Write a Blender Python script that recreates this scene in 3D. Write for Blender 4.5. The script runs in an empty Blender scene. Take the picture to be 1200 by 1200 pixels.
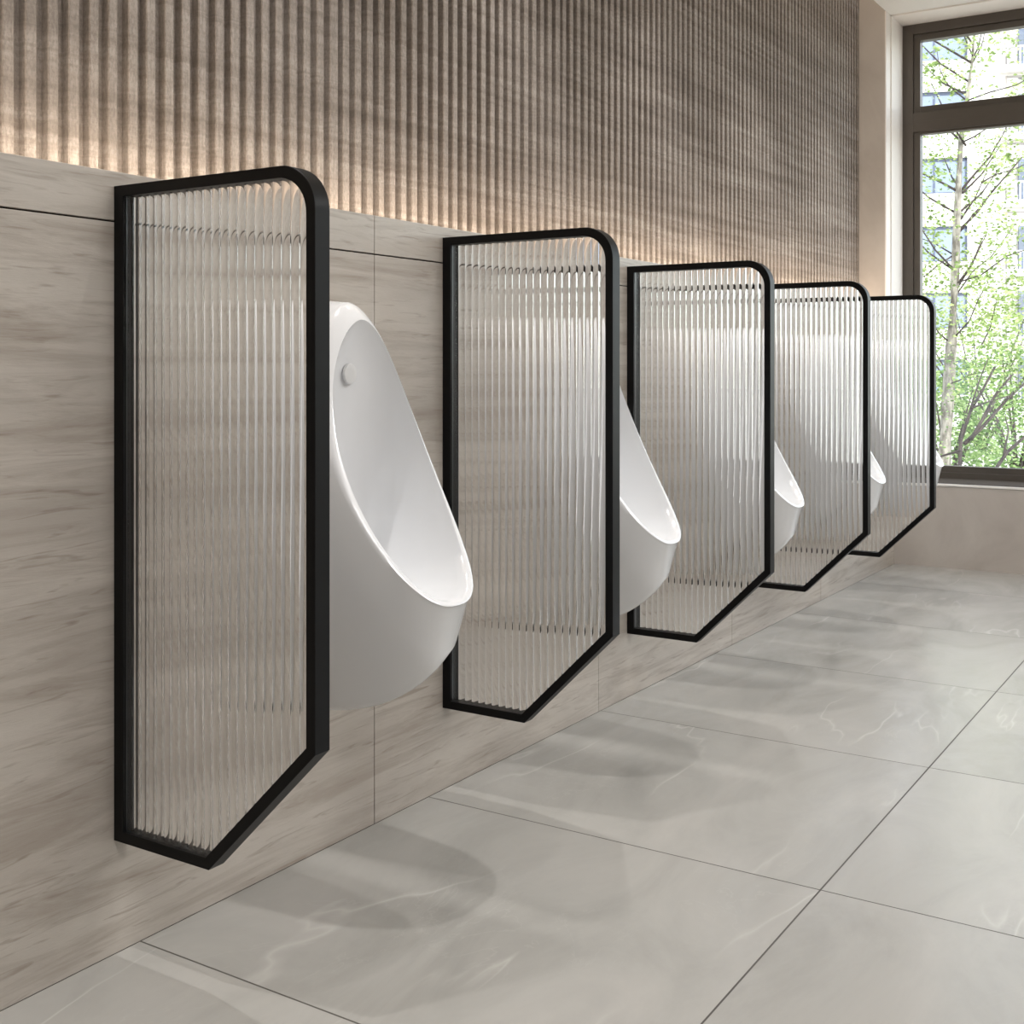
import bpy, bmesh, math, random
from mathutils import Vector, Matrix
random.seed(7)
C = bpy.context.scene.collection
PI = math.pi

# ------------------------------------------------------------------ camera
CAM = Vector((-1.22375, -1.50520, 0.89437)); TH = 0.56893; F = 1412.18; HY = 432.617
cd = bpy.data.cameras.new('camera'); cam = bpy.data.objects.new('camera', cd); C.objects.link(cam)
cam.location = CAM; cam.rotation_euler = (PI/2, 0, TH - PI/2)
cd.sensor_width = 36; cd.lens = F/1200*36; cd.shift_y = -(600-HY)/1200; cd.clip_end = 300; cd.clip_start = .02
bpy.context.scene.camera = cam
FD = Vector((math.cos(TH), math.sin(TH), 0)); RT = Vector((math.sin(TH), -math.cos(TH), 0))
def at(u, v, dist):
    """world point seen at (u, v) of the photo at horizontal distance dist from the eye"""
    r = FD + RT*((u-600)/F) + Vector((0, 0, 1))*((HY-v)/F)
    return CAM + r*(dist/math.hypot(r.x, r.y))

# ------------------------------------------------------------------ helpers
def obj(name, bm, mat, parent=None, smooth=False, angle=None):
    me = bpy.data.meshes.new(name); bm.normal_update(); bm.to_mesh(me); bm.free()
    o = bpy.data.objects.new(name, me); C.objects.link(o)
    if mat: me.materials.append(mat)
    if smooth:
        for p in me.polygons: p.use_smooth = True
        if angle is not None:
            me.set_sharp_from_angle(angle=math.radians(angle))
    if parent: o.parent = parent
    return o
def tag(o, label, cat, group=None, kind=None):
    o['label'] = label; o['category'] = cat
    if group: o['group'] = group
    if kind: o['kind'] = kind
    return o
def struct(o): o['kind'] = 'structure'; return o
def empty(name, loc, rz=0):
    o = bpy.data.objects.new(name, None); C.objects.link(o); o.location = loc; o.rotation_euler = (0, 0, rz)
    o.empty_display_size = .1
    return o
def copy_tree(o, parent=None):
    c = o.copy(); C.objects.link(c); c.parent = parent
    for ch in list(o.children): copy_tree(ch, c)
    return c
def box(bm, x0, x1, y0, y1, z0, z1, bev=0):
    vs = [bm.verts.new((x, y, z)) for x in (x0, x1) for y in (y0, y1) for z in (z0, z1)]
    fs = [(0,1,3,2), (4,6,7,5), (0,4,5,1), (2,3,7,6), (0,2,6,4), (1,5,7,3)]
    ff = [bm.faces.new([vs[i] for i in f]) for f in fs]
    if bev:
        es = list({e for f in ff for e in f.edges})
        bmesh.ops.bevel(bm, geom=es, offset=bev, segments=2, affect='EDGES', profile=.5)
    return vs
def tube(bm, pts, rads, n=7):
    rings = []
    for i, p in enumerate(pts):
        a = pts[max(i-1, 0)]; b = pts[min(i+1, len(pts)-1)]
        t = (Vector(b)-Vector(a)).normalized()
        u = t.cross(Vector((0, 0, 1)))
        if u.length < .05: u = t.cross(Vector((1, 0, 0)))
        u.normalize(); w = t.cross(u)
        rings.append([bm.verts.new(Vector(p)+(u*math.cos(k*2*PI/n)+w*math.sin(k*2*PI/n))*rads[i]) for k in range(n)])
    for i in range(len(rings)-1):
        for k in range(n):
            bm.faces.new((rings[i][k], rings[i][(k+1) % n], rings[i+1][(k+1) % n], rings[i+1][k]))
    bm.faces.new(rings[0][::-1]); bm.faces.new(rings[-1])

# ------------------------------------------------------------------ materials
def srgb(r, g, b):
    f = lambda c: (c/255/12.92) if c/255 <= .04045 else ((c/255+.055)/1.055)**2.4
    return (f(r), f(g), f(b), 1)
class M:
    def __init__(s, name):
        s.m = bpy.data.materials.new(name); s.m.use_nodes = True
        s.n = s.m.node_tree.nodes; s.l = s.m.node_tree.links
        s.b = s.n['Principled BSDF']; s.out = s.n['Material Output']
    def node(s, t, **k):
        x = s.n.new(t)
        for a, v in k.items(): setattr(x, a, v)
        return x
    def link(s, a, b): s.l.new(a, b)
    def math(s, op, a, b=None, c=None):
        x = s.n.new('ShaderNodeMath'); x.operation = op
        for i, v in enumerate((a, b, c)):
            if v is None: continue
            if isinstance(v, (int, float)): x.inputs[i].default_value = v
            else: s.l.new(v, x.inputs[i])
        return x.outputs[0]
    def pos(s, sc=(1,1,1), rot=(0,0,0), loc=(0,0,0)):
        tc = s.n.new('ShaderNodeTexCoord'); mp = s.n.new('ShaderNodeMapping')
        mp.inputs['Scale'].default_value = sc; mp.inputs['Rotation'].default_value = rot; mp.inputs['Location'].default_value = loc
        s.l.new(tc.outputs['Object'], mp.inputs['Vector']); return mp.outputs[0]
    def noise(s, vec, scale, detail=4, rough=.5, dist=0):
        x = s.n.new('ShaderNodeTexNoise'); s.l.new(vec, x.inputs['Vector'])
        x.inputs['Scale'].default_value = scale; x.inputs['Detail'].default_value = detail
        x.inputs['Roughness'].default_value = rough; x.inputs['Distortion'].default_value = dist
        return x.outputs['Fac']
    def ramp(s, fac, stops):
        x = s.n.new('ShaderNodeValToRGB'); cr = x.color_ramp
        while len(cr.elements) < len(stops): cr.elements.new(.5)
        for e, (p, c) in zip(cr.elements, stops): e.position = p; e.color = c if len(c) == 4 else (*c, 1)
        s.l.new(fac, x.inputs[0]); return x.outputs[0]
    def mix(s, fac, a, b, mode='MIX'):
        x = s.n.new('ShaderNodeMix'); x.data_type = 'RGBA'; x.blend_type = mode
        for i, v in ((0, fac), (6, a), (7, b)):
            if isinstance(v, (int, float)): x.inputs[i].default_value = v
            elif isinstance(v, tuple): x.inputs[i].default_value = v
            else: s.l.new(v, x.inputs[i])
        return x.outputs[2]
    def bump(s, h, strength, dist=.01):
        x = s.n.new('ShaderNodeBump'); x.inputs['Strength'].default_value = strength; x.inputs['Distance'].default_value = dist
        s.l.new(h, x.inputs['Height']); s.l.new(x.outputs[0], s.b.inputs['Normal'])
    def set(s, **k):
        for a, v in k.items():
            i = s.b.inputs[a.replace('_', ' ')]
            if isinstance(v, (int, float, tuple)): i.default_value = v
            else: s.l.new(v, i)
        return s.m
W1 = (1, 1, 1, 1); K0 = (0, 0, 0, 1)

def m_stone():
    m = M('travertine_cladding')
    g1 = m.noise(m.pos((.6, 1, 3.6), (0, math.radians(-5), 0)), 1.6, 5, .58, .7)
    g2 = m.noise(m.pos((1.1, 1, 13), (0, math.radians(-6), 0), (3, 0, 1)), 1.8, 6, .66, .9)
    g3 = m.noise(m.pos((3.2, 1, 40), (0, math.radians(-7), 0), (8, 0, 4)), 2.4, 3, .5, 1.2)
    fine = m.noise(m.pos((14, 14, 90)), 5, 3, .6)
    c = m.ramp(g1, [(.28, srgb(164, 156, 147)), (.47, srgb(186, 179, 170)), (.62, srgb(198, 191, 182)), (.8, srgb(180, 170, 158))])
    c = m.mix(m.ramp(g2, [(.36, (.62,)*3), (.54, (0,)*3)]), c, srgb(150, 139, 128))
    c = m.mix(m.ramp(g3, [(.58, (0,)*3), (.74, (.55,)*3)]), c, srgb(124, 109, 95))
    c = m.mix(m.math('MULTIPLY', fine, .22), c, srgb(150, 140, 128))
    m.bump(fine, .05)
    return m.set(Base_Color=c, Roughness=.42)
def m_slat():
    m = M('fluted_sandstone')
    g1 = m.noise(m.pos((.5, .5, 9), (0, math.radians(1.5), 0)), 1.8, 5, .6, .4)
    g2 = m.noise(m.pos((1.1, 1, 30), (0, math.radians(-1), 0), (3, 0, 1)), 2.2, 4, .6, .4)
    sp = m.noise(m.pos((1, 1, .5)), 260, 2, .6)
    ve = m.noise(m.pos((60, 60, 3)), 3, 3, .6)
    c = m.ramp(g1, [(.28, srgb(132, 123, 115)), (.5, srgb(157, 148, 140)), (.72, srgb(174, 166, 158))])
    c = m.mix(m.ramp(g2, [(.38, (.45,)*3), (.55, (0,)*3)]), c, srgb(112, 102, 94))
    c = m.mix(m.ramp(sp, [(.38, (.35,)*3), (.55, (0,)*3)]), c, srgb(98, 89, 82))
    c = m.mix(m.ramp(ve, [(.4, (.25,)*3), (.6, (0,)*3)]), c, srgb(104, 96, 88))
    m.bump(sp, .35, .004)
    return m.set(Base_Color=c, Roughness=.8)
TX0, TXP, TY0, TYP = .0505, .7545, -.8365, .8365
def m_floor():
    m = M('polished_grey_marble_tile')
    tc = m.node('ShaderNodeTexCoord'); sep = m.node('ShaderNodeSeparateXYZ'); m.link(tc.outputs['Object'], sep.inputs[0])
    def joint(o, p0, per):
        t = m.math('ADD', m.math('DIVIDE', m.math('SUBTRACT', o, p0), per), 500.5)
        fr = m.math('ABSOLUTE', m.math('SUBTRACT', m.math('FRACT', t), .5))
        return m.math('LESS_THAN', fr, .0015/per)
    jx = joint(sep.outputs[0], TX0, TXP); jy = joint(sep.outputs[1], TY0, TYP)
    j = m.math('MAXIMUM', jx, jy)
    # a different slab pattern for each tile
    cx = m.math('FLOOR', m.math('DIVIDE', m.math('SUBTRACT', sep.outputs[0], TX0), TXP))
    cy = m.math('FLOOR', m.math('DIVIDE', m.math('SUBTRACT', sep.outputs[1], TY0), TYP))
    off = m.node('ShaderNodeCombineXYZ'); m.link(m.math('MULTIPLY', cx, 3.71), off.inputs[0]); m.link(m.math('MULTIPLY', cy, 5.13), off.inputs[1])
    add = m.node('ShaderNodeVectorMath', operation='ADD'); m.link(tc.outputs['Object'], add.inputs[0]); m.link(off.outputs[0], add.inputs[1])
    def mp(sc, rz, loc=(0,0,0)):
        x = m.node('ShaderNodeMapping'); x.inputs['Scale'].default_value = sc; x.inputs['Rotation'].default_value = (0,0,rz); x.inputs['Location'].default_value = loc
        m.link(add.outputs[0], x.inputs['Vector']); return x.outputs[0]
    cloud = m.noise(mp((1, 2.2, 1), -.55), 1.9, 6, .62, .8)
    v = m.noise(mp((.5, 2.0, 1), -.57), 1.5, 4, .5, .35)
    vein = m.ramp(m.math('ABSOLUTE', m.math('SUBTRACT', v, .5)), [(0, W1), (.0045, (.35,)*3), (.012, (0,)*3)])
    v2 = m.noise(mp((1, 1.6, 1), .5, (5, 2, 0)), 3.2, 5, .6, .7)
    vein2 = m.ramp(m.math('ABSOLUTE', m.math('SUBTRACT', v2, .5)), [(0, (.6,)*3), (.007, (0,)*3)])
    msk = m.ramp(m.noise(mp((1, 1, 1), 0, (9, 9, 0)), 2.2, 2), [(.46, K0), (.62, W1)])
    c = m.ramp(cloud, [(.3, srgb(156, 154, 149)), (.5, srgb(167, 165, 160)), (.72, srgb(175, 172, 167))])
    c = m.mix(m.math('MULTIPLY', vein, m.math('MULTIPLY', msk, .6)), c, srgb(196, 193, 188))
    c = m.mix(m.math('MULTIPLY', vein2, m.math('MULTIPLY', msk, .3)), c, srgb(190, 187, 182))
    c = m.mix(j, c, srgb(74, 70, 65))
    ro = m.math('ADD', m.math('MULTIPLY', cloud, .12), .17)
    ro = m.math('ADD', ro, m.math('MULTIPLY', j, .5))
    m.bump(m.math('SUBTRACT', 1, j), .3, .002)
    return m.set(Base_Color=c, Roughness=ro, Specular_IOR_Level=.55)
def m_plaster(name, a, b, ro=.75):
    m = M(name)
    g = m.noise(m.pos((1, 1, 1)), 2.6, 6, .6, .9); h = m.noise(m.pos((1, 1, 1), loc=(4, 2, 7)), 9, 4, .55, .5)
    c = m.mix(m.ramp(g, [(.35, K0), (.65, W1)]), srgb(*a), srgb(*b))
    c = m.mix(m.math('MULTIPLY', h, .25), c, srgb(*a))
    m.bump(h, .06)
    return m.set(Base_Color=c, Roughness=ro)
def m_plain(name, col, ro=.5, **k):
    m = M(name)
    n = m.noise(m.pos((1, 1, 1)), 40, 3)
    c = m.mix(m.math('MULTIPLY', n, .12), srgb(*col), tuple(x*.8 for x in srgb(*col)[:3])+(1,))
    return m.set(Base_Color=c, Roughness=ro, **k)

STONE = m_stone(); SLAT = m_slat(); FLOOR = m_floor()
PLASTER = m_plaster('warm_plaster', (178, 169, 161), (195, 187, 179)); CEIL = m_plain('ceiling_paint', (236, 233, 228), .8)
REVEAL = m_plain('reveal_paint', (240, 233, 226), .5)
SILL = m_plain('sill_paint', (240, 236, 230), .35)
DARKGAP = m_plain('dark_joint', (52, 44, 38), .9)
BLACK = M('black_brushed_aluminium'); n = BLACK.noise(BLACK.pos((900, 900, 6)), 1, 2)
BLACK.bump(n, .03, .001)
BLACK = BLACK.set(Base_Color=srgb(6, 6, 7), Roughness=.42, Metallic=.0, Specular_IOR_Level=.2)
BRONZE = m_plain('bronze_window_frame', (84, 77, 70), .45)
SILLC = m_plain('bronze_sill_cover', (80, 74, 68), .9, Specular_IOR_Level=.05)
CERAMIC = M('glazed_ceramic')
CERAMIC = CERAMIC.set(Base_Color=srgb(224, 225, 227), Roughness=.14, Specular_IOR_Level=.5, Coat_Weight=.3, Coat_Roughness=.05)
CAPM = M('inlet_cap_ceramic').set(Base_Color=srgb(214, 214, 214), Roughness=.3)
g = M('fluted_glass')
GLASS = g.set(Base_Color=(1, 1, 1, 1), Roughness=.015, Transmission_Weight=1.0, IOR=1.5)
g = M('window_pane')
tr = g.node('ShaderNodeBsdfTransparent'); gl = g.node('ShaderNodeBsdfGlossy'); gl.inputs['Roughness'].default_value = 0
tr.inputs[0].default_value = (.96, .98, .97, 1)
mx = g.node('ShaderNodeMixShader'); mx.inputs[0].default_value = .05
g.link(tr.outputs[0], mx.inputs[1]); g.link(gl.outputs[0], mx.inputs[2]); g.link(mx.outputs[0], g.out.inputs['Surface'])
PANE = g.m

# ------------------------------------------------------------------ room shell
XE = 4.392; XF = 4.66; XB = -4.2; YR = -4.6; ZC = 2.547; LED = 1.197; YS = .160
bm = bmesh.new(); box(bm, XB, XE, YR, .17, -.05, 0); box(bm, XE, XE+.4, YR, .17, -.05, 0)
struct(obj('floor', bm, FLOOR))

# lower clad wall: stone panels standing 3 mm apart in front of a dark backing
seams = [XB, -3.06, -2.13, -1.22, -.31, .628, 1.550, 2.456, 3.348, XE]
gap = .0016
root = struct(empty('wall_left_lower', (0, 0, 0)))
def panels(bm, z0, z1):
    for a, b in zip(seams[:-1], seams[1:]):
        box(bm, a+gap*.6, b-gap*.6, 0, .02, z0, z1, .0008)
bm = bmesh.new(); panels(bm, 0, 1.1190); panels(bm, 1.1219, LED)
struct(obj('stone_panels', bm, STONE, root))
bm = bmesh.new(); box(bm, XB, XE, .006, .06, 0, LED-.004)
obj('joint_backing', bm, DARKGAP, root)
bm = bmesh.new(); box(bm, XB, XE, .06, .1599, 0, LED-.03)
obj('light_trough', bm, CEIL, root)

# upper fluted wall
bm = bmesh.new(); z0, z1 = LED-.1, 2.86
pts = []; x = XB; P = .04; ck = 0
while x < XE-.001:
    j = random.uniform(-.0012, .0012); wd = .0205+random.uniform(-.0015, .0015)
    if ck % 23 == 7: wd += .006
    e = .0018; dp = .0170
    pts += [(x, YS+dp), (x+.0008+j, YS+dp), (x+.0012+j, YS+e), (x+.0012+e+j, YS), (x+wd-e+j, YS), (x+wd+j, YS+e), (x+wd+.0008+j, YS+dp)]
    x += P; ck += 1
pts = [(min(a, XE), b) for a, b in pts] + [(XE, YS+.0170)]
lo = [bm.verts.new((a, b, z0)) for a, b in pts]; hi = [bm.verts.new((a, b, z1)) for a, b in pts]
for i in range(len(pts)-1):
    if (Vector(pts[i])-Vector(pts[i+1])).length > 1e-6: bm.faces.new((lo[i], lo[i+1], hi[i+1], hi[i]))
# the solid back of the wall
bk = [bm.verts.new(p) for p in ((XB, .30, z0), (XE, .30, z0), (XE, .30, z1), (XB, .30, z1))]
bm.faces.new(bk)
bm.faces.new((lo[0], bk[0], bk[3], hi[0])); bm.faces.new((lo[-1], hi[-1], bk[2], bk[1]))
struct(obj('wall_left', bm, SLAT))

# end wall with the window opening
YO = .038; YW = -3.6; ZS = .378
bm = bmesh.new()
box(bm, XE, XE+.40, YO, .30, 0, 2.86)            # strip beside the window
box(bm, XE, XE+.30, YW, YO, 0, ZS-.012)          # below the window
box(bm, XE, XE+.40, YR-.1, YW, 0, 2.86)
box(bm, XE+.08, XE+.40, YW, YO, ZC+.0, 2.86)
struct(obj('wall_end', bm, PLASTER))
bm = bmesh.new(); box(bm, XE-.003, XF+.0, YW, YO, ZS-.010, ZS, .001)
struct(obj('trim_1', bm, SILL))
bm = bmesh.new(); box(bm, XE+.012, XF+.01, YW, YO-.006, ZS-.001, ZS+.003, .001)
struct(obj('trim_3', bm, SILLC))
# reveal lining of the opening (a shallow step 7 cm in)
bm = bmesh.new()
box(bm, XE-.001, XE+.075, YO-.0015, YO+.004, ZS, ZC)
box(bm, XE+.075, XF+.05, YO-.006, YO+.004, ZS, ZC)
box(bm, XE+.075, XF+.05, YW, YO, ZC-.006, ZC+.02)
struct(obj('trim_2', bm, REVEAL))
# other walls and ceiling
bm = bmesh.new(); box(bm, XB-.1, XE+.4, YR-.1, YR, 0, 2.86)
struct(obj('wall_right', bm, PLASTER))
bm = bmesh.new(); box(bm, XB-.1, XB, YR, .30, 0, 2.86)
struct(obj('wall_back', bm, PLASTER))
bm = bmesh.new(); box(bm, XB, XE+.08, YR, YO, ZC, ZC+.03); box(bm, XB, XE, YR, .30, 2.84, 2.90)
struct(obj('ceiling', bm, CEIL))

# window: fixed frame, two sashes' beads, panes
win = struct(empty('window_1', (XF, 0, 0)))
def frame_rect(bm, y0, y1, z0, z1, w, x0, x1, wb=None, wt=None):
    wb = w if wb is None else wb; wt = w if wt is None else wt
    box(bm, x0, x1, y0, y0+w, z0, z1, .0015); box(bm, x0, x1, y1-w, y1, z0, z1, .0015)
    box(bm, x0, x1, y0+w, y1-w, z0, z0+wb, .0015); box(bm, x0, x1, y0+w, y1-w, z1-wt, z1, .0015)
ZR0, ZR1 = 2.045, 2.118
bm = bmesh.new()
YM = -1.75
yo = YO-.006
frame_rect(bm, YM-.03, yo, ZS, ZR0+.03, .049, 0, .07, wb=.031)
frame_rect(bm, YM-.03, yo, ZR0, ZC-.006, .049, 0.0005, .07, wb=ZR1-ZR0, wt=.047)
frame_rect(bm, YW, YM+.03-.005, ZS, ZR0+.03, .049, 0.001, .07, wb=.031)
frame_rect(bm, YW, YM+.03-.005, ZR0, ZC-.006, .049, 0.0015, .07, wb=ZR1-ZR0, wt=.047)
struct(obj('window_frame', bm, BRONZE, win))
for (a, b, c, d) in ((YM+.02, yo-.050, ZS+.030, ZR0-.0), (YM+.02, yo-.050, ZR1, ZC-.054), (YW+.049, YM-.03, ZS+.030, ZR0), (YW+.049, YM-.03, ZR1, ZC-.054)):
    bm = bmesh.new(); frame_rect(bm, a, b, c, d, .030, .012, .06)
    struct(obj('sash', bm, BRONZE, win))
    bm = bmesh.new(); box(bm, .034, .038, a+.028, b-.028, c+.028, d-.028)
    struct(obj('pane', bm, PANE, win))

# ------------------------------------------------------------------ partitions
S = .8555; PW = .4078; ZB = .1741; BW = .2046; CH = .3742; T = .0300; R = .064; PH = 1.0
def outline(off):
    """closed outline (y outward, z), inset by off, same point count for any inset"""
    k = off*math.tan(PI/8)
    zb, zt, w = ZB+off, ZB+PH-off, PW-off
    ow = off*1.25
    pts = [(ow, zb), (BW-k, zb), (w, CH+k)]
    r = R-off*.75
    for i in range(13):
        a = i/12*PI/2
        pts.append((w-r+r*math.cos(a), zt-r+r*math.sin(a)))
    pts.append((ow, zt))
    return pts
def make_partition():
    root = empty('urinal_partition', (0, 0, 0))
    bm = bmesh.new()
    FWD = .0165; b = .0006
    oo, oi = outline(0), outline(FWD)
    ob, ib = outline(b), outline(FWD-b)
    # profile loop around the bar: outer front/back, inner front/back with tiny bevels
    rings = [(oo, b), (oo, T-b), (ob, T), (ib, T), (oi, T-b), (oi, b), (ib, 0), (ob, 0)]
    V = [[bm.verts.new((x, -y, z)) for (y, z) in ring] for ring, x in rings]
    n = len(oo)
    for i in range(8):
        A, B = V[i], V[(i+1) % 8]
        for k in range(n):
            bm.faces.new((A[k], A[(k+1) % n], B[(k+1) % n], B[k]))
    bmesh.ops.recalc_face_normals(bm, faces=bm.faces)
    obj('frame', bm, BLACK, root, True, 25)
    # fluted glass: columns across, flat back, round flutes towards -x
    bm = bmesh.new()
    p = .0168; y0 = FWD*1.25-.002; y1 = PW-FWD+.003; sub = 8
    g0 = FWD-.003
    o = outline(g0)
    def zrange(y):
        # top
        r = R-g0*.75; w = PW-g0; zt = ZB+PH-g0
        top = zt if y < w-r else zt-r+math.sqrt(max(r*r-(y-(w-r))**2, 0))
        k = g0*math.tan(PI/8)
        if y < BW-k: bot = ZB+g0
        else: bot = ZB+g0+(y-(BW-k))*((CH+k)-(ZB+g0))/((PW-g0)-(BW-k))
        return bot, top
    ys = []; y = y0; dy = p/sub
    while y < y1: ys.append(y); y += dy
    ys.append(y1-1e-4)
    xf = .0086; xb = .0145; sag = GS
    ft, fb, bt, bb = [], [], [], []
    for i, y in enumerate(ys):
        t = ((y-y0)/p) % 1.0
        h = sag*(1-(2*t-1)**2)
        b0, t0 = zrange(min(y, y1-2e-4))
        ft.append(bm.verts.new((xf-h, -y, t0))); fb.append(bm.verts.new((xf-h, -y, b0)))
        bt.append(bm.verts.new((xb, -y, t0))); bb.append(bm.verts.new((xb, -y, b0)))
    for i in range(len(ys)-1):
        bm.faces.new((ft[i], ft[i+1], fb[i+1], fb[i])); bm.faces.new((bt[i+1], bt[i], bb[i], bb[i+1]))
        bm.faces.new((ft[i+1], ft[i], bt[i], bt[i+1])); bm.faces.new((fb[i], fb[i+1], bb[i+1], bb[i]))
    bm.faces.new((ft[0], fb[0], bb[0], bt[0])); bm.faces.new((ft[-1], bt[-1], bb[-1], fb[-1]))
    bmesh.ops.recalc_face_normals(bm, faces=bm.faces)
    obj('glass_panel', bm, GLASS, root, True, 35)
    return root
GS = .0034
proto = make_partition()
plabels = ['black framed fluted glass partition nearest the camera, largest of the row',
           'black framed fluted glass partition between the nearest urinal and the second urinal',
           'black framed fluted glass partition in the middle of the row of five',
           'black framed fluted glass partition between the third and fourth urinals',
           'black framed fluted glass partition closest to the window, smallest of the row']
parts = []
for i in range(5):
    o = proto if i == 0 else copy_tree(proto)
    o.location = (i*S, -.0002, 0)
    tag(o, plabels[i], 'partition', 'fluted glass partitions between the urinals')
    parts.append(o)

# ------------------------------------------------------------------ urinals
def egg(z, zt, zb, A, p, q):
    s = min(max((zt-z)/(zt-zb), 0), 1)
    return A*s**p*(1-s)**q/((p/(p+q))**p*(q/(p+q))**q)
def rim_y(s): return .1289+.014*s+.199*s*s     # depth of the rim plane, s from 0 (top) to 1 (lip)
def make_urinal():
    root = empty('wall_hung_urinal', (0, 0, 0))
    N = 96
    def loop(zt, zb, A, p, q, yf):
        """closed loop; right side down then left side up. yf(s) depth"""
        L = []
        half = N//2
        for k in range(N):
            a = 2*PI*k/N
            s = (1-math.cos(a))/2
            w = A*(s**p)*((1-s)**q)/((p/(p+q))**p*(q/(p+q))**q)
            sg = 1 if k <= half else -1
            L.append(Vector((sg*w, -yf(s), zt+(zb-zt)*s)))
        return L
    inner = loop(.9824, .504, .1195, .5562, .43, lambda s: rim_y(s)-.0125*s*s)
    wall = loop(1.022, .2749, .1579, .50, .75, lambda s: 0)
    def ro(s): return .112+.020*s+.205*s*s+.012*math.sin(PI*s)*0
    outer = loop(1.014, .4965, .1325, .53, .385, lambda s: .098+.03*s+.2085*s*s)
    crest = [i.lerp(o, .45)+Vector((0, -.003, .0)) for i, o in zip(inner, outer)]
    rings = []
    M1 = 14
    for j in range(M1):
        t = j/(M1)
        ring = []
        for k in range(N):
            a = 2*PI*k/N; s = (1-math.cos(a))/2
            pw, po = wall[k], outer[k]
            # y grows linearly, the section swells like a quarter of a superellipse
            e = 1-(1-t)**1.0
            prof = t
            f = 1-math.sqrt(max(0, 1-t**2.0))       # 0 at wall, 1 at rim
            low = min(1, max(0, (s-.30)/.55)); low = low*low*(3-2*low)
            f = f*low + t*(1-low)
            x = pw.x+(po.x-pw.x)*f; z = pw.z+(po.z-pw.z)*f
            y = pw.y+(po.y-pw.y)*t
            ring.append(Vector((x, y, z)))
        rings.append(ring)
    rings.append([o+(w-o)*.015 for o, w in zip(outer, wall)])
    rings.append([o.lerp(c, .25)+Vector((0, -.0012, 0)) for o, c in zip(outer, crest)])
    rings.append([o.lerp(c, .7)+Vector((0, -.0012, 0)) for o, c in zip(outer, crest)])
    rings.append([c.lerp(i, .5)+Vector((0, -.0010, 0)) for c, i in zip(crest, inner)])
    rings.append(inner)
    # basin: sinks to a back plane, deep pocket low down
    cz = .70
    for dep, sc in ((.08, .985), (.25, .95), (.5, .88), (.72, .76), (.88, .60), (.97, .40), (1.0, .18)):
        ring = []
        for k in range(N):
            a = 2*PI*k/N; s = (1-math.cos(a))/2
            i = inner[k]
            zc = cz-.02*dep
            z = zc+(i.z-zc)*sc; x = i.x*sc
            # low part of the bowl drops a little below the lip
            lowf = max(0, (.62-z)/.12)
            yb = .085 - .045*max(0, min(1, (.86-z)/.25))
            y = -i.y*(1-dep)+yb*dep
            z -= .085*dep*max(0, min(1, (s-.55)/.45))*(1-dep*.35)
            ring.append(Vector((x, -y, z)))
        rings.append(ring)
    bm = bmesh.new()
    V = [[bm.verts.new(v) for v in r] for r in rings]
    for A, B in zip(V[:-1], V[1:]):
        for k in range(N):
            bm.faces.new((A[k], A[(k+1) % N], B[(k+1) % N], B[k]))
    c = bm.verts.new(sum(rings[-1], Vector())/N)
    for k in range(N): bm.faces.new((V[-1][k], V[-1][(k+1) % N], c))
    bm.faces.new(V[0][::-1])
    bmesh.ops.remove_doubles(bm, verts=bm.verts, dist=1e-5)
    bmesh.ops.recalc_face_normals(bm, faces=bm.faces)
    b = obj('bowl', bm, CERAMIC, root, True, 50)
    # inlet cap high on the back of the basin
    bm = bmesh.new()
    prof = [(0, .0165), (.003, .0170), (.0055, .0160), (.0065, .0135), (.0062, .006), (.0062, .0005)]
    rr = []
    for d, r in prof:
        rr.append([bm.verts.new((r*math.cos(2*PI*k/32), -.097-d, .886+r*1.12*math.sin(2*PI*k/32))) for k in range(32)])
    for A, B in zip(rr[:-1], rr[1:]):
        for k in range(32): bm.faces.new((A[k], A[(k+1) % 32], B[(k+1) % 32], B[k]))
    bm.faces.new(rr[-1]); bm.faces.new(rr[0][::-1])
    bmesh.ops.recalc_face_normals(bm, faces=bm.faces)
    obj('inlet_cap', bm, CAPM, root, True, 40)
    return root
uproto = make_urinal()
ulabels = ['white wall-hung urinal nearest the camera, its basin and inlet cap in view',
           'white wall-hung urinal behind the second partition from the camera',
           'white wall-hung urinal between the middle partition and the fourth one',
           'white wall-hung urinal just in front of the partition nearest the window',
           'farthest white wall-hung urinal, only its lip showing against the window']
for i in range(5):
    o = uproto if i == 0 else copy_tree(uproto)
    o.location = (.4348+i*S, -.0004, 0)
    tag(o, ulabels[i], 'urinal', 'white urinals along the stone wall')

# ------------------------------------------------------------------ outside
def m_leaf(name, a, b, c3):
    m = M(name)
    nz = m.noise(m.pos((1, 1, 1)), 9, 2); 
    c = m.ramp(nz, [(.36, srgb(*a)), (.5, srgb(*b)), (.64, srgb(*c3))])
    m.set(Base_Color=c, Roughness=.6, Specular_IOR_Level=.2)
    t = m.node('ShaderNodeBsdfTranslucent'); m.link(c, t.inputs[0])
    x = m.node('ShaderNodeMixShader'); x.inputs[0].default_value = .35
    m.link(m.b.outputs[0], x.inputs[1]); m.link(t.outputs[0], x.inputs[2]); m.link(x.outputs[0], m.out.inputs['Surface'])
    return m.m
LEAF = m_leaf('ginkgo_leaves', (98, 120, 66), (136, 156, 92), (178, 190, 134))
LEAF2 = m_leaf('shrub_leaves', (66, 92, 48), (104, 132, 74), (154, 174, 118))
def m_bark(name, a, b):
    m = M(name); nz = m.noise(m.pos((1, 1, .35)), 22, 5, .6)
    c = m.ramp(nz, [(.38, srgb(*a)), (.62, srgb(*b))]); m.bump(nz, .4, .01)
    return m.set(Base_Color=c, Roughness=.9)
BARK = m_bark('pale_mottled_bark', (92, 86, 78), (158, 152, 142)); TWIG = m_bark('dark_bark', (44, 36, 36), (72, 62, 58))
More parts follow.
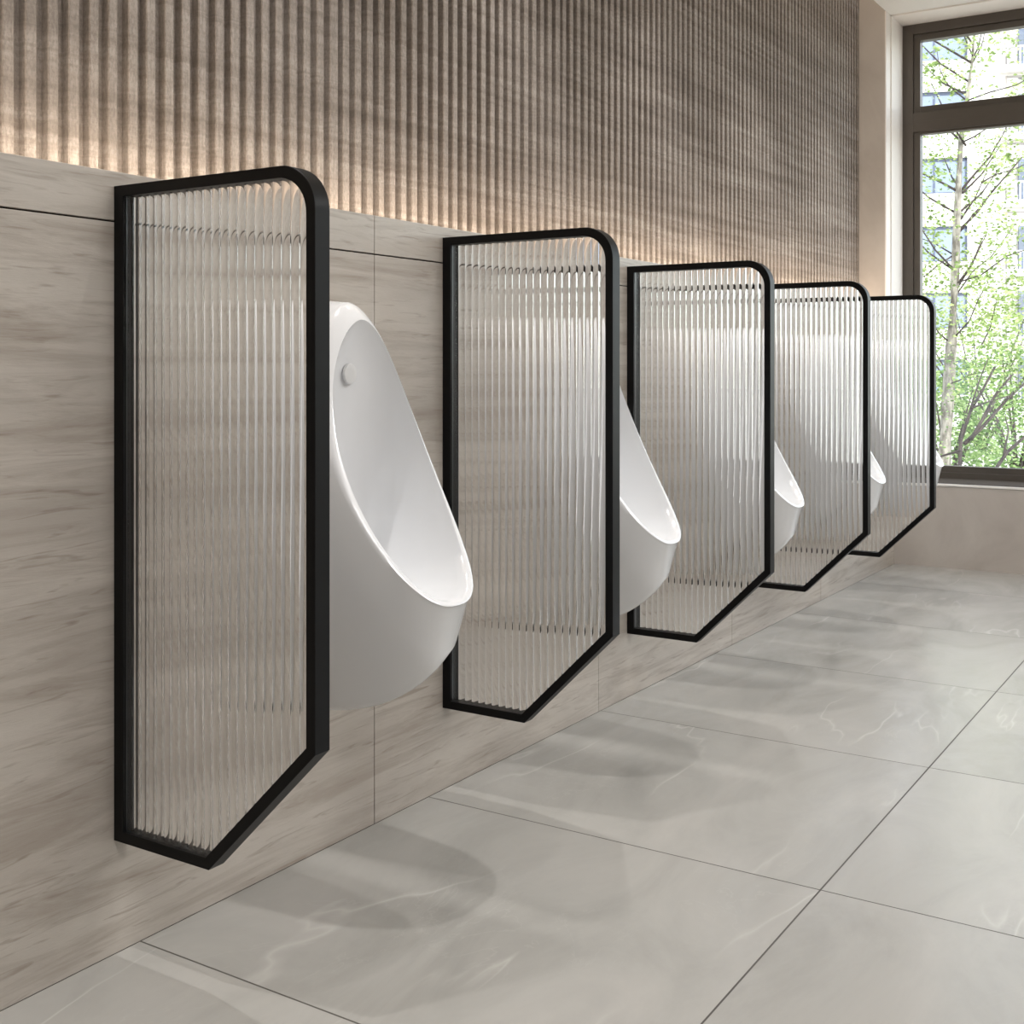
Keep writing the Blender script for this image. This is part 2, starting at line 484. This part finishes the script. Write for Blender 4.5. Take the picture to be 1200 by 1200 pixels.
FACADE = m_plaster('pale_facade_render', (214, 210, 208), (222, 219, 216), .85)
SHADE = m_plain('facade_shade_tone', (176, 170, 168), .85)  # darker facade tone: loggia shade put into the colour; the roof shares it
WFR = m_plain('slate_window_frame', (72, 80, 104), .5)
g = M('facade_window_glass'); FGL = g.set(Base_Color=srgb(112, 124, 148), Roughness=.12, Specular_IOR_Level=.7)
RAIL = m_plain('pale_balustrade', (182, 180, 184), .7)
PAVE = m_plaster('pale_paving', (176, 172, 162), (192, 188, 178), .9)

bm = bmesh.new(); box(bm, XE+.45, 90, -60, 60, -.72, -.62)
struct(obj('ground', bm, PAVE))

# the apartment building opposite, turned a little towards the room
BD = 54.0; RZ = math.radians(-68.4)
o0 = at(1140, HY, BD)
bld = empty('apartment_building', (o0.x, o0.y, -.62), RZ)
sx = Vector((math.cos(RZ), math.sin(RZ), 0)); ny = Vector((-math.sin(RZ), math.cos(RZ), 0))
def fac(u, v):
    r = FD + RT*((u-600)/F) + Vector((0, 0, 1))*((HY-v)/F)
    t = ((o0-CAM).dot(ny))/r.dot(ny); p = CAM+r*t
    return (p-o0).dot(sx), p.z+.62
X0, X1 = -14, 12; ZT = 24.5
xw0 = fac(1079, 200)[0]-1.6; xw1 = fac(1134, 200)[0]
xr0 = fac(1178, 200)[0]; xr1 = xr0+3.2
ft = [fac(1110, v)[1] for v in (343, 265, 185, 107, 30)]; FH = ft[1]-ft[0]
tops = [ft[0]-FH, ft[0], ft[1], ft[2], ft[3], ft[3]+FH, ft[3]+2*FH]
tops = [t for t in tops if t > 1.6 and t < ZT-.5]
WH = 1.5
def wallgrid(bm, xs, zs, holes, y0, y1):
    """facade with real openings: boxes between the holes"""
    cols = sorted(set(xs)); 
    for a, b in zip(cols[:-1], cols[1:]):
        hz = sorted([(z0, z1) for (x0, x1, z0, z1) in holes if x0 <= a+1e-4 and x1 >= b-1e-4])
        z = zs[0]
        for z0, z1 in hz:
            if z0 > z: box(bm, a, b, y0, y1, z, z0)
            z = z1
        if zs[1] > z: box(bm, a, b, y0, y1, z, zs[1])
holes = []; logs = []
for t in tops:
    for dx in (-7.6, 0, 9.4):
        a, b = xw0+dx, xw1+dx
        if a > X0 and b < X1: holes.append((a, b, t-WH, t))
    logs.append((xr0, xr1, t-1.95, t+.55))
xs = [X0, X1]+[h[0] for h in holes]+[h[1] for h in holes]+[xr0, xr1]
bm = bmesh.new(); wallgrid(bm, xs, (0, ZT), holes+logs, 0, .5); box(bm, X0, X1, 1.9, 2.3, 0, ZT); 
box(bm, X0, X0+.3, .5, 1.9, 0, ZT); box(bm, X1-.3, X1, .5, 1.9, 0, ZT)
obj('facade_wall', bm, FACADE, bld)
bm = bmesh.new(); box(bm, X0-.2, X1+.2, -.3, 2.5, ZT, ZT+.3)
obj('roof', bm, SHADE, bld)
for (a, b, z0, z1) in holes:
    bm = bmesh.new()
    box(bm, a, b, .12, .22, z1-.12, z1); box(bm, a, b, .12, .22, z0, z0+.07)
    box(bm, a, a+.08, .12, .22, z0, z1); box(bm, b-.08, b, .12, .22, z0, z1)
    mxx = a+(b-a)*.62; box(bm, mxx-.04, mxx+.04, .13, .21, z0, z1)
    f_ = obj('window', bm, WFR, bld)
    bm = bmesh.new(); box(bm, a+.05, b-.05, .16, .19, z0+.05, z1-.05); obj('pane', bm, FGL, f_)
    bm = bmesh.new(); box(bm, a-.1, b+.1, -.10, .10, z0-.12, z0); obj('window_sill', bm, FACADE, bld)
for (a, b, z0, z1) in logs:
    # loggia: side walls, back door, slab lip and a balustrade of close balusters
    bm = bmesh.new(); box(bm, a-.25, b+.25, -.42, .5, z0-.22, z0); obj('balcony_slab', bm, FACADE, bld)
    bm = bmesh.new(); box(bm, a-.05, a+.1, .1, 1.9, z0, z1); obj('loggia_wall', bm, SHADE, bld)
    bm = bmesh.new(); box(bm, b-.1, b+.05, .1, 1.9, z0, z1); obj('loggia_wall', bm, SHADE, bld)
    bm = bmesh.new(); box(bm, a-.15, b+.15, -.36, -.28, z0+.78, z0+.86); box(bm, a-.15, b+.15, -.35, -.29, z0+.02, z0+.08)
    x = a-.12
    while x < b+.14: box(bm, x-.03, x+.03, -.35, -.29, z0+.08, z0+.78); x += .16
    obj('balustrade', bm, RAIL, bld)
    bm = bmesh.new(); box(bm, a+.9, a+2.1, 1.8, 1.9, z0, z0+2.1); obj('loggia_door', bm, FGL, bld)
for t in tops:
    for dz in (.62, 1.02):
        bm = bmesh.new(); box(bm, xw1+.15, xr0-.3, -.06, .0, t+dz-.04, t+dz+.04); obj('moulding', bm, FACADE, bld)
tag(bld, 'pale apartment building with blue-grey windows seen beyond the trees outside', 'building')

def leaves(bm, c, r, n, s, rnd, flat=1.0):
    for _ in range(n):
        d = Vector((rnd.gauss(0, 1), rnd.gauss(0, 1), rnd.gauss(0, flat)))*(r*.55)
        p = Vector(c)+d; q = Vector((rnd.gauss(0, 1), rnd.gauss(0, 1), rnd.gauss(0, 1))).normalized()
        u = q.cross(Vector((rnd.random()-.5, rnd.random()-.5, 1))).normalized(); w_ = q.cross(u)
        k = s*rnd.uniform(.65, 1.25)
        # a small fan-shaped leaf, folded along its middle
        a = bm.verts.new(p); b = bm.verts.new(p+(u*.75+w_*.55)*k+q*k*.12); m_ = bm.verts.new(p+w_*k*.85-q*k*.05); e = bm.verts.new(p+(-u*.75+w_*.55)*k+q*k*.12)
        bm.faces.new((a, b, m_)); bm.faces.new((a, m_, e))

# main street tree, 12 m from the eye
rnd = random.Random(11)
D0 = 12.0
base = at(1107, 548, D0)
tree = empty('ginkgo_tree', (base.x, base.y, -.62))
bz = Vector((base.x, base.y, -.62))
def loc(u, v, dd=0, d0=D0, o=None): return at(u, v, d0+dd)-(bz if o is None else o)
trunk = [(1106, 548), (1110, 480), (1115, 400), (1119, 330), (1121, 270), (1123, 222), (1126, 165), (1133, 118), (1139, 75), (1142, 40)]
P_ = [Vector((0, 0, 0))]+[loc(u, v) for u, v in trunk]+[loc(1143, 5), loc(1139, -40)]
bm = bmesh.new(); tube(bm, P_, [.078, .066, .060, .052, .042, .036, .031, .026, .019, .014, .011, .009, .005], 10)
obj('trunk', bm, BARK, tree, True)
branches = [[(1124, 226), (1143, 203), (1160, 184), (1174, 160), (1184, 140)], [(1123, 273), (1145, 247), (1165, 222), (1180, 205), (1198, 184)],
    [(1122, 224), (1100, 212), (1080, 203), (1060, 190)], [(1127, 166), (1116, 156), (1106, 150), (1094, 138)], [(1127, 167), (1142, 160), (1160, 148), (1175, 130)],
    [(1133, 118), (1118, 106), (1108, 96), (1101, 80), (1098, 60)], [(1140, 66), (1134, 52), (1129, 40), (1120, 22)], [(1150, 214), (1168, 204), (1190, 198), (1215, 186)],
    [(1118, 396), (1136, 376), (1146, 352), (1158, 330)], [(1116, 404), (1100, 390), (1088, 370), (1075, 345)], [(1119, 332), (1150, 322), (1180, 300), (1210, 290)],
    [(1116, 300), (1100, 310), (1086, 322), (1070, 330)], [(1120, 300), (1095, 285), (1070, 276)], [(1112, 450), (1124, 446), (1134, 440), (1150, 436)], [(1121, 345), (1140, 318), (1162, 300), (1190, 262)],
    [(1150, 405), (1160, 385), (1168, 352)], [(1139, 75), (1150, 55), (1156, 30), (1170, 0)], [(1133, 118), (1160, 108), (1190, 100), (1220, 84)]]
tips = []
bm = bmesh.new()
for i, b in enumerate(branches):
    sd = rnd.choice((-1, 1))*rnd.uniform(.25, .8)
    pts = [loc(u, v, sd*(k/(len(b)-1))) for k, (u, v) in enumerate(b)]
    r0 = .0125 if i < 4 else .008
    tube(bm, pts, [r0*(1-.6*k/(len(b)-1)) for k in range(len(pts))], 6)
    tips.append((pts, i))
# the branches towards and away from the room, seen from a step aside
for i in range(16):
    k = rnd.uniform(.35, .97); q = P_[1]+(P_[-2]-P_[1])*k; a = rnd.uniform(0, 2*PI); L_ = rnd.uniform(.5, 1.0)
    dv = Vector((math.cos(a)*.95, math.sin(a)*.95, .0)); 
    if abs(dv.y) > .6 and dv.y < 0: dv.y *= .4
    pts = [q, q+dv*L_*.5+Vector((0, 0, .2)), q+dv*L_+Vector((0, 0, .5))]
    tube(bm, pts, [.012, .008, .004], 5); tips.append((pts, 99))
obj('branches', bm, TWIG, tree, True)
bm = bmesh.new()
for pts, i in tips:
    for k, p in enumerate(pts):
        if k == 0: continue
        for _ in range(2 if i != 99 else 1):
            leaves(bm, p+Vector((rnd.gauss(0, .05), rnd.gauss(0, .08), rnd.gauss(0, .06))), .11, 14, .031, rnd)
for (u, v, r, n) in ((1100, 70, .16, 60), (1086, 83, .1, 26), (1112, 92, .08, 20), (1181, 52, .14, 46), (1142, 82, .11, 30), (1139, 52, .08, 16), (1190, 106, .14, 50), (1160, 57, .08, 14),
                     (1092, 178, .14, 46), (1116, 174, .09, 24), (1152, 166, .14, 30), (1175, 176, .15, 36), (1098, 205, .13, 34), (1150, 196, .10, 18), (1170, 240, .12, 30), (1125, 240, .1, 18), (1090, 252, .16, 70),
                     (1112, 262, .12, 40), (1165, 262, .18, 80), (1190, 275, .18, 80), (1145, 285, .12, 34), (1085, 300, .16, 60), (1105, 330, .16, 60), (1135, 308, .13, 40), (1180, 320, .2, 90), (1090, 348, .14, 60),
                     (1155, 340, .18, 90), (1195, 345, .18, 90), (1170, 375, .2, 120), (1140, 392, .14, 60), (1190, 400, .2, 120), (1135, 425, .16, 80), (1165, 430, .2, 110), (1095, 385, .12, 30)):
    leaves(bm, loc(u, v, rnd.uniform(-.5, .5)), r*1.15, int(n*1.35), .031, rnd)
obj('foliage', bm, LEAF, tree)
tag(tree, 'slender pale-trunked tree with small fresh green leaves outside the window', 'tree')

# low spreading shrub in front at the right
ob = at(1135, 548, 10.5); ob.z = -.62
shrub = empty('branching_shrub', ob)
sl = lambda u, v, dd=0: at(u, v, 10.5+dd)-ob
bm = bmesh.new()
for b, r0 in (([(1124, 560), (1126, 515), (1137, 482), (1151, 458), (1166, 430)], .020), ([(1138, 515), (1150, 494), (1165, 465), (1187, 438)], .017), ([(1130, 520), (1150, 502), (1180, 468), (1204, 446)], .018),
              ([(1165, 552), (1180, 530), (1196, 516), (1214, 500)], .020), ([(1126, 528), (1112, 532), (1098, 536), (1080, 545)], .012), ([(1139, 478), (1160, 470), (1190, 462)], .008), ([(1176, 534), (1182, 505), (1178, 488)], .009),
              ([(1137, 480), (1148, 445), (1158, 420)], .009)):
    pts = [sl(u, v, k*.12) for k, (u, v) in enumerate(b)]
    if b[0][1] > 545: pts = [Vector((pts[0].x, pts[0].y, 0))]+pts
    tube(bm, pts, [r0*(1-.55*k/(len(pts)-1)) for k in range(len(pts))], 6)
obj('branches', bm, TWIG, shrub, True)
bm = bmesh.new()
for _ in range(64):
    u = rnd.uniform(1070, 1225); v = rnd.uniform(410, 556)
    leaves(bm, sl(u, v, rnd.uniform(.1, 1.1)), .13, 16, .024, rnd)
obj('foliage', bm, LEAF2, shrub)
tag(shrub, 'dark-branched spreading shrub low outside the window, in front of the tree', 'shrub')

def bush(name, label, u, v, d, rx, rz, n, s, mat, cat='shrub', tr=None):
    c = at(u, v, d); o = Vector((c.x, c.y, -.62)); root = empty(name, o)
    bm = bmesh.new(); h = c.z+.62
    for k in range(9):
        a = 2*PI*k/9+.3; tube(bm, [Vector((0, 0, 0)), Vector((math.cos(a)*rx*.25, math.sin(a)*rx*.25, h*.7)), Vector((math.cos(a)*rx*.7, math.sin(a)*rx*.7, h+rz*.5))], [.03, .018, .006], 5)
    obj('stems', bm, TWIG, root, True)
    bm = bmesh.new()
    for _ in range(n):
        q = Vector((rnd.gauss(0, 1), rnd.gauss(0, 1), rnd.gauss(0, 1))).normalized()*rnd.uniform(.45, 1)
        leaves(bm, Vector((q.x*rx, q.y*rx, max(h+q.z*rz, .08))), .2, 14, s, rnd)
    obj('foliage', bm, mat, root)
    tag(root, label, cat)
bush('leafy_bush', 'bushy green shrub with dense leaves low behind the pale trunk', 1112, 500, 16, .9, .9, 150, .045, LEAF2)
bush('leafy_bush', 'bushy green shrub at the right edge of the window view', 1192, 475, 18, 1.2, 1.3, 200, .05, LEAF2)
bush('small_tree', 'airy light green tree behind the shrubs, filling the lower window view', 1150, 425, 23, 2.3, 1.7, 300, .055, LEAF, 'tree')


# ------------------------------------------------------------------ light
def area(name, loc, rot, sx, sy, power, col, spread=180):
    l = bpy.data.lights.new(name, 'AREA'); l.shape = 'RECTANGLE'; l.size = sx; l.size_y = sy
    l.energy = power; l.color = col; l.spread = math.radians(spread)
    o = bpy.data.objects.new(name, l); C.objects.link(o); o.location = loc; o.rotation_euler = rot
    return o
def spot(name, loc, rot, power, col, ang, rad, blend=.5):
    l = bpy.data.lights.new(name, 'SPOT'); l.energy = power; l.color = col; l.spot_size = math.radians(ang)
    l.shadow_soft_size = rad; l.spot_blend = blend
    o = bpy.data.objects.new(name, l); C.objects.link(o); o.location = loc; o.rotation_euler = rot
    return o
# warm light strip in the trough behind the ledge, shining up the flutes
area('ledge_light', ((XB+XE)/2, .105, LED-.022), (PI-math.radians(8), 0, 0), XE-XB-.1, .03, 20, (1, .82, .64))
for x in (-.85, .06, .95, 1.75, 2.55, 3.45):
    spot('ledge_uplight', (x, .085, LED-.02), (PI-math.radians(12), 0, 0), .35, (1, .84, .66), 120, .01, 1)
# warm light strip in the ceiling cove
area('cove_light', ((XB+XE)/2, .10, 2.80), (0, 0, 0), XE-XB-.1, .05, 9, (1, .86, .70))
# a row of ceiling downlights, one over each urinal
for i in range(-2, 5):
    spot('ceiling_downlight', (.44+i*S, -.17, ZC-.012), (0, 0, 0), 54, (1, .98, .955), 66, .018, 1)
# soft fill lamps added at ceiling height, out of view, to brighten the room
for x in (-1.3, .6, 2.5):
    area('ceiling_fill', (x+.3, -2.9, ZC-.01), (0, 0, 0), 1.2, .6, 42, (1, .99, .985))
sun = bpy.data.lights.new('sun', 'SUN'); sun.energy = 3.7; sun.color = (1, .97, .92); sun.angle = .01
so = bpy.data.objects.new('sun', sun); C.objects.link(so)
so.rotation_euler = Vector((.72, .25, -.65)).to_track_quat('-Z', 'Y').to_euler()

w = bpy.data.worlds.new('world'); bpy.context.scene.world = w; w.use_nodes = True
wn = w.node_tree.nodes; wl = w.node_tree.links
sky = wn.new('ShaderNodeTexSky'); sky.sky_type = 'NISHITA'; sky.sun_disc = False; sky.sun_elevation = math.radians(42); sky.sun_rotation = math.radians(200)
bg = wn['Background']; hs = wn.new('ShaderNodeHueSaturation'); hs.inputs['Saturation'].default_value = .35
wl.new(sky.outputs[0], hs.inputs['Color']); wl.new(hs.outputs[0], bg.inputs[0]); bg.inputs[1].default_value = .85

sc = bpy.context.scene
sc.view_settings.view_transform = 'Standard'; sc.view_settings.look = 'None'; sc.view_settings.gamma = 1
sc.view_settings.exposure = 0; sc.view_settings.use_curve_mapping = False
sc.cycles.use_denoising = True
sc.cycles.max_bounces = 24; sc.cycles.transmission_bounces = 24; sc.cycles.transparent_max_bounces = 24
sc.cycles.diffuse_bounces = 5; sc.cycles.glossy_bounces = 6
sc.cycles.caustics_refractive = True; sc.cycles.caustics_reflective = True
sc.cycles.sample_clamp_indirect = 6; sc.cycles.blur_glossy = 1.0
